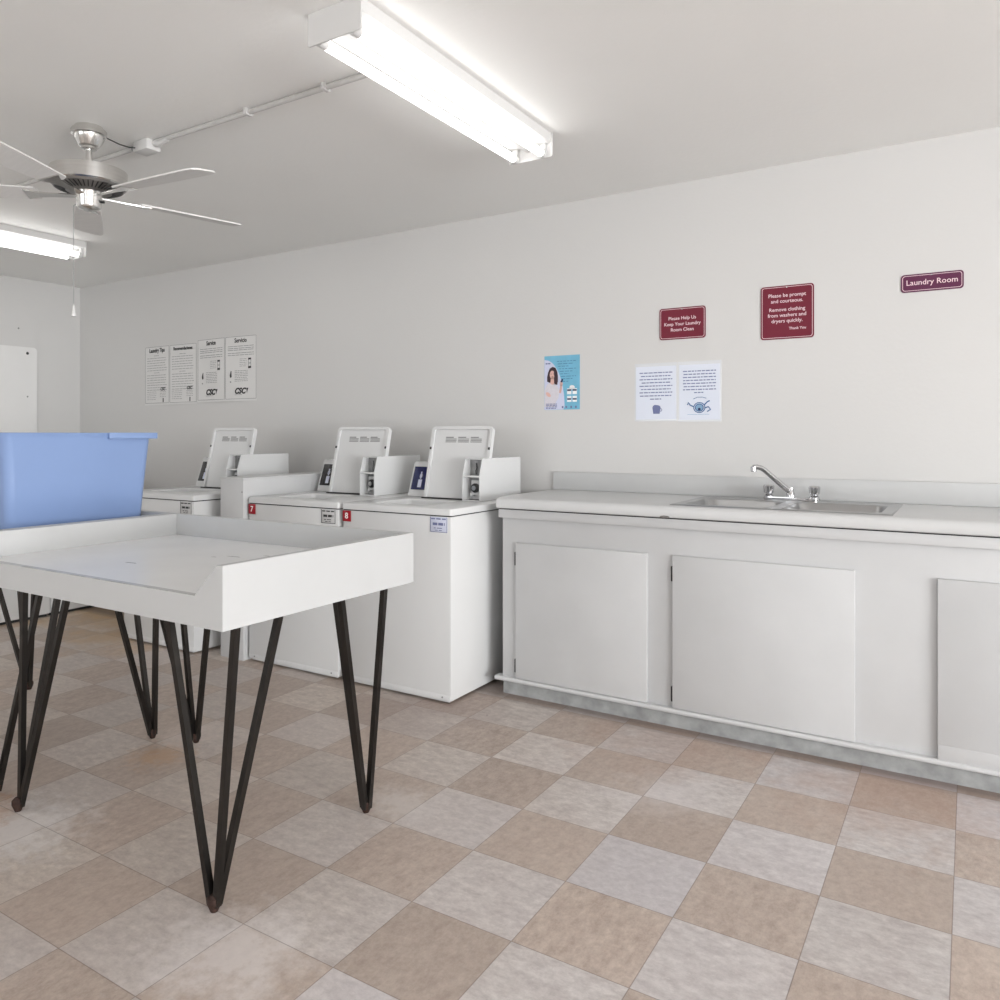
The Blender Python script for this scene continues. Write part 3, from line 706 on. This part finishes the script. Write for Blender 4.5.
# two bluish notices in plastic sleeves
def notice(x0, x1, z0, z1, label, kind):
    r = empty('notice_sheet', ((x0+x1)/2, YS, (z0+z1)/2), label, 'notice', 'notices in plastic sleeves')
    w, h = x1-x0, z1-z0; rr = random.Random(5+kind)
    MB().prism(rrect(-w/2-.004, w/2+.004, -h/2-.006, h/2+.014, .003, 2), 'y', -.0012, 0).build('sleeve', M['sleeve'], r)
    MB().box(-w/2+.003, w/2-.003, -.0018, -.0012, -h/2+.003, h/2-.003).build('paper', M['bluepaper'], r)
    mb = MB(); n = 9 if kind == 0 else 8
    for i in range(n):
        z = h/2-.036-i*(.0170 if kind == 0 else .0155); half = w/2-.022-(.012*(i % 2))*rr.random()
        if i == n-1: half = .03 if kind == 0 else .026
        words(mb, -half, half, z, .0052, -.0019, rr, wl=(.008, .024), gap=.004)
    mb.build('printed_lines', M['inkblue'], r)
    if kind == 0:       # little basket drawing
        mb = MB().prism([(-.022, .018), (.022, .018), (.017, -.016), (-.017, -.016)], 'y', -.0023, -.0019, mtx=Matrix.Translation((.004, 0, -.092)))
        mb.prism([(-.019, .025), (-.008, .030), (.010, .028), (.020, .023), (.020, .018), (-.019, .018)], 'y', -.0023, -.0019, mtx=Matrix.Translation((.004, 0, -.092)))
        mb.tube([(.026, -.0021, -.080), (.033, -.0021, -.088), (.026, -.0021, -.097)], .0018, 6)
        mb.build('basket_drawing', M['inkblue'], r)
    else:               # washing machine with sleeves flying out
        mb = MB()
        for q, rad in ((0, .028), (0, .020)):
            mb.tube([(rad*math.cos(a_*PI/12), -.0021, -.078+rad*.9*math.sin(a_*PI/12)) for a_ in range(25)], .0022, 6)
        mb.tube([(-.030, -.0021, -.072), (-.045, -.0021, -.066), (-.055, -.0021, -.052), (-.060, -.0021, -.064)], .003, 6)
        mb.tube([(.026, -.0021, -.064), (.040, -.0021, -.050), (.052, -.0021, -.044)], .003, 6)
        mb.tube([(.030, -.0021, -.080), (.045, -.0021, -.074), (.056, -.0021, -.088), (.040, -.0021, -.098)], .003, 6)
        mb.tube([(-.030, -.0021, -.034), (-.01, -.0021, -.026), (.015, -.0021, -.026), (.035, -.0021, -.032)], .0014, 6)
        mb.build('swirl_drawing', M['inkmid'], r)
        mb = MB().prism([(.018*math.cos(a_*PI/8), -.078+.016*math.sin(a_*PI/8)) for a_ in range(16)], 'y', -.0022, -.0019)
        words(mb, -.06, .05, -.112, .002, -.0019, rr, wl=(.03, .05), gap=.002); mb.build('pale_drawing', M['inkpale'], r)
        MB().prism([(.007*math.cos(a_*PI/6), -.086+.007*math.sin(a_*PI/6)) for a_ in range(12)], 'y', -.0026, -.0022).build('drawing_dot', M['navy'], r)
    return r
notice(-1.443, -1.224, 1.322, 1.602, 'bluish typed notice with a basket drawing, left one under the small maroon sign', 0)
notice(-1.213, -1.003, 1.318, 1.602, 'bluish typed notice with a washing drawing, right one of the sleeved pair', 1)

# blue poster with a woman holding a phone
P = empty('poster', (-1.87, YS, 1.535), 'small blue poster of a dark-haired woman holding a phone', 'poster')
pw, ph = .217, .300
MB().box(-pw/2, pw/2, -.0012, 0, -ph/2, ph/2).build('sheet', M['cyan'], P)
arc = [(-pw/2+.001, ph/2-.02)]+[(-pw/2+.125*math.sin(math.radians(a_))**.9, ph/2-.02-.262*(1-math.cos(math.radians(a_)))**.95) for a_ in range(10, 91, 8)]+[(-pw/2+.118, -ph/2+.001), (-pw/2+.001, -ph/2+.001)]
MB().prism(arc, 'y', -.0016, -.0012).build('pale_curve', M['lilac'], P)
def ell(cx, cz, a_, b_, n=20, rot=0):
    return [(cx+a_*math.cos(2*PI*k/n)*math.cos(rot)-b_*math.sin(2*PI*k/n)*math.sin(rot), cz+a_*math.cos(2*PI*k/n)*math.sin(rot)+b_*math.sin(2*PI*k/n)*math.cos(rot)) for k in range(n)]
hx = -.055
MB().prism([(hx-.002, .089), (hx+.016, .083), (hx+.027, .063), (hx+.031, .035), (hx+.031, .005), (hx+.020, -.012), (hx-.006, -.006), (hx-.036, .008), (hx-.036, .032), (hx-.030, .058), (hx-.020, .080)], 'y', -.0019, -.0016).build('hair', M['hair'], P)
MB().prism([(hx-.036, -.008), (hx-.014, .004), (hx+.012, -.004), (hx+.030, -.022), (hx+.040, -.050), (hx+.034, -.085), (hx+.020, -.105), (hx+.012, -.135), (hx-.052, -.135), (hx-.052, -.040)], 'y', -.0019, -.0016).build('blouse', M['blouse'], P)
mb = MB().prism(ell(hx-.004, .045, .0155, .0235), 'y', -.0021, -.0019).prism([(hx-.012, .03), (hx+.006, .03), (hx+.008, -.004), (hx-.004, -.012), (hx-.016, -.002)], 'y', -.0021, -.0019)
mb.build('face', M['skin'], P)
mb = MB().prism(ell(hx-.028, -.065, .018, .010, rot=-.7), 'y', -.0021, -.0019).prism(ell(hx+.052, -.006, .009, .013), 'y', -.0021, -.0019).prism([(hx+.046, -.012), (hx+.058, -.014), (hx+.050, -.06), (hx+.038, -.056)], 'y', -.0021, -.0019)
mb.build('arm', M['skin'], P)
mb = MB().prism([(hx+.006, .06), (hx+.022, .07), (hx+.03, .02), (hx+.028, -.012), (hx+.012, -.008), (hx+.010, .02)], 'y', -.0023, -.0021)
mb.build('hair_lock', M['hair'], P)
mb = MB().box(hx-.014, hx-.008, -.0024, -.0021, .048, .0505).box(hx+.001, hx+.007, -.0024, -.0021, .048, .0505).box(hx-.008, hx+.003, -.0024, -.0021, .032, .0345)
mb.build('facial_features', M['hair'], P)
MB().prism([(hx+.046, .004), (hx+.056, .020), (hx+.064, .016), (hx+.056, .0)], 'y', -.0025, -.0021).build('phone', M['navy'], P)
mb = MB()
for i, (xx, zz) in enumerate(((.045, -.050), (.078, -.050), (.045, -.092), (.078, -.092))):
    mb.box(xx-.013, xx+.013, -.0018, -.0012, zz-.016, zz+.016)
mb.prism(ell(.062, -.028, .016, .012), 'y', -.0018, -.0012)
mb.build('white_icons', M['whitetext'], P)
mb = MB()
for xx, zz in ((.045, -.043), (.078, -.043), (.045, -.092), (.078, -.092)): mb.box(xx-.012, xx+.012, -.0021, -.0018, zz-.005, zz+.004)
mb.build('dark_icons', M['navy'], P)
mb = MB(); rr = random.Random(4)
for i in range(9): words(mb, -.03+i*.004, .085-(i % 3)*.02, .118-i*.014, .0028, -.0014, rr, wl=(.01, .03))
mb.build('blue_print', M['inkmid'], P)
mb = MB()
for i in range(4): words(mb, -.098, -.03, -.118-i*.008, .0045, -.0019, rr, wl=(.01, .02), gap=.003)
for xx in (.0, .022, .052, .08): mb.box(xx, xx+.010, -.0019, -.0012, -.142, -.130)
words(mb, -.100, -.065, .108, .007, -.0019, rr, wl=(.012, .016), gap=.003)
mb.build('dark_print', M['inkblue'], P)

# black-and-white instruction sheets (two folded-out pairs)
def leaflet(x0, x1, z0, z1, label, titles, kind, tilt=0):
    r = empty('leaflet', ((x0+x1)/2, YS, (z0+z1)/2), label, 'leaflet', 'black and white instruction leaflets')
    r.rotation_euler = (0, tilt, 0)
    w, h = x1-x0, z1-z0; rr = random.Random(20+kind)
    # slightly bowed sheet
    t = bmesh.new(); n = 16; V = []
    for k in range(n+1):
        x = -w/2+w*k/n; yb = -.0009-.011*math.sin(PI*k/n)**2*(1 if kind else .6)
        V.append([t.verts.new((x, yb, -h/2)), t.verts.new((x, yb, h/2)), t.verts.new((x, yb+.0008, h/2)), t.verts.new((x, yb+.0008, -h/2))])
    for a_, b_ in zip(V, V[1:]):
        for j in range(4): t.faces.new((a_[j], a_[(j+1) % 4], b_[(j+1) % 4], b_[j]))
    t.faces.new(V[0]); t.faces.new(V[-1]); bmesh.ops.recalc_face_normals(t, faces=t.faces)
    MB()._take(t).build('paper', M['paper'], r)
    def bow(mb):
        for v in mb.bm.verts:
            k = min(max((v.co.x+w/2)/w, 0), 1); v.co.y += -.0013-.011*math.sin(PI*k)**2*(1 if kind else .6)
        return mb
    fine, bold = MB(), []
    for half, title in enumerate(titles):
        cx = -w/4+half*w/2; pwid = w/2
        # column frame
        for xx in (cx-pwid/2+.006, cx+pwid/2-.006): fine.box(xx-.0016, xx+.0016, -.0004, 0, -h/2+.016, h/2-.004)
        for zz in (-h/2+.016, h/2-.004): 
            for s_ in range(4): fine.box(cx-pwid/2+.006+s_*(pwid-.012)/4, cx-pwid/2+.006+(s_+1)*(pwid-.012)/4, -.0004, 0, zz-.0015, zz+.0015)
        bold.append(text_mesh(title, .046 if len(title) < 13 else .036, (cx, -.0010, h/2-.034), offset=.0010, ext=.0004, sx=.84))
        if kind == 0:
            for i in range(15):
                if i in (0, 7): ww = .04
                else: ww = pwid/2-.03
                words(fine, cx-ww, cx+ww-rr.random()*.02, h/2-.075-i*.0195, .0035, 0, rr, wl=(.02, .05))
            bold.append(text_mesh('CSC', .034, (cx+.075, -.0010, -h/2+.125), offset=.0012, shear=.3, ext=.0004))
            bold.append(MB().box(cx+.075, cx+.087, -.0004, 0, -h/2+.022, -h/2+.055))
            for i in range(4): words(fine, cx+.04, cx+.115, -h/2+.105-i*.013, .003, 0, rr)
            for i in range(5): words(fine, cx-.13, cx-.01, -h/2+.105-i*.015, .003, 0, rr)
        else:
            for i, z in enumerate((.075, .090, .103, .125, .140)): words(fine, cx-pwid/2+.03, cx+pwid/2-.03, h/2-z, .0042, 0, rr, wl=(.03, .06))
            for i in range(5): words(fine, cx-.01, cx+.06, h/2-.170-i*.013, .003, 0, rr)
            bold.append(MB().box(cx+.075, cx+.105, -.0004, 0, h/2-.178, h/2-.165)); bold.append(MB().box(cx+.075, cx+.105, -.0004, 0, h/2-.240, h/2-.225))
            fine.box(cx+.076, cx+.104, -.0004, 0, h/2-.206, h/2-.200); fine.box(cx+.076, cx+.080, -.0004, 0, h/2-.225, h/2-.178); fine.box(cx+.100, cx+.104, -.0004, 0, h/2-.225, h/2-.178)
            bold.append(MB().prism([(cx-.112, h/2-.285), (cx-.100, h/2-.252), (cx-.094, h/2-.256), (cx-.092, h/2-.300), (cx-.108, h/2-.304)], 'y', -.0004, 0))
            for i in range(7): words(fine, cx-.06, cx+.07, h/2-.255-i*.0125, .0036, 0, rr)
            fine.box(cx-.11, cx-.097, -.0004, 0, h/2-.34, h/2-.33)
            bold.append(text_mesh('CSC', .058, (cx-.008, -.0010, -h/2+.072), offset=.0028, shear=.3, ext=.0004))
            bold.append(MB().prism([(cx+.058, -h/2+.094), (cx+.078, -h/2+.094), (cx+.066, -h/2+.070), (cx+.064, -h/2+.055), (cx+.060, -h/2+.070)], 'y', -.0004, 0))
            words(fine, cx-.06, cx+.02, -h/2+.046, .0035, 0, rr)
    bow(fine).build('fine_print', M['inkgrey'], r, smooth=False)
    bow(merge(*bold)).build('bold_print', M['ink'], r, smooth=False)
    return r
leaflet(-5.597, -4.957, 1.484, 1.952, 'left black and white laundry tips leaflet on the back wall', ['Laundry Tips', 'Recomendaciones'], 0)
leaflet(-4.948, -4.298, 1.494, 1.970, 'right black and white service leaflet on the back wall', ['Service', 'Servicio'], 1)

# ---------------------------------------------------------------- light
def area(name, loc, rot, sx, sy, power, col):
    d = bpy.data.lights.new(name, 'AREA'); d.shape = 'RECTANGLE'; d.size = sx; d.size_y = sy; d.energy = power; d.color = col
    o_ = bpy.data.objects.new(name, d); C.objects.link(o_); o_.location = loc; o_.rotation_euler = rot; return o_
area('daylight_right', (XR+.35, (WY0+WY1)/2, 1.3), (0, PI/2, 0), 2.0, 5.2, 450, (.985, .994, 1))
area('daylight_front', (-3.35, YF-.3, 1.5), (PI/2, 0, 0), 2.9, 1.35, 34, (.985, .994, 1))
area('daylight_door', (.75, YF-.3, 1.1), (PI/2, 0, 0), 1.1, 2.0, 8, (.985, .994, 1))
wd = bpy.data.worlds.new('World'); S.world = wd; wd.use_nodes = True
bg = wd.node_tree.nodes['Background']; bg.inputs[0].default_value = (.85, .92, 1, 1); bg.inputs[1].default_value = 1.0

# ---------------------------------------------------------------- camera
cam = bpy.data.cameras.new('camera'); co = bpy.data.objects.new('camera', cam); C.objects.link(co); S.camera = co
cam.sensor_fit = 'HORIZONTAL'; cam.sensor_width = 36; cam.lens = 781.25/1000*36
cam.shift_x = (500-475.8)/1000; cam.shift_y = -(500-435.3)/1000
co.location = (.038, -2.888, 1.243); co.rotation_euler = (PI/2, 0, .564)
cam.clip_start = .02
S.view_settings.view_transform = 'Standard'; S.view_settings.look = 'None'; S.view_settings.gamma = 1
S.view_settings.use_curve_mapping = False; S.view_settings.exposure = 0.53
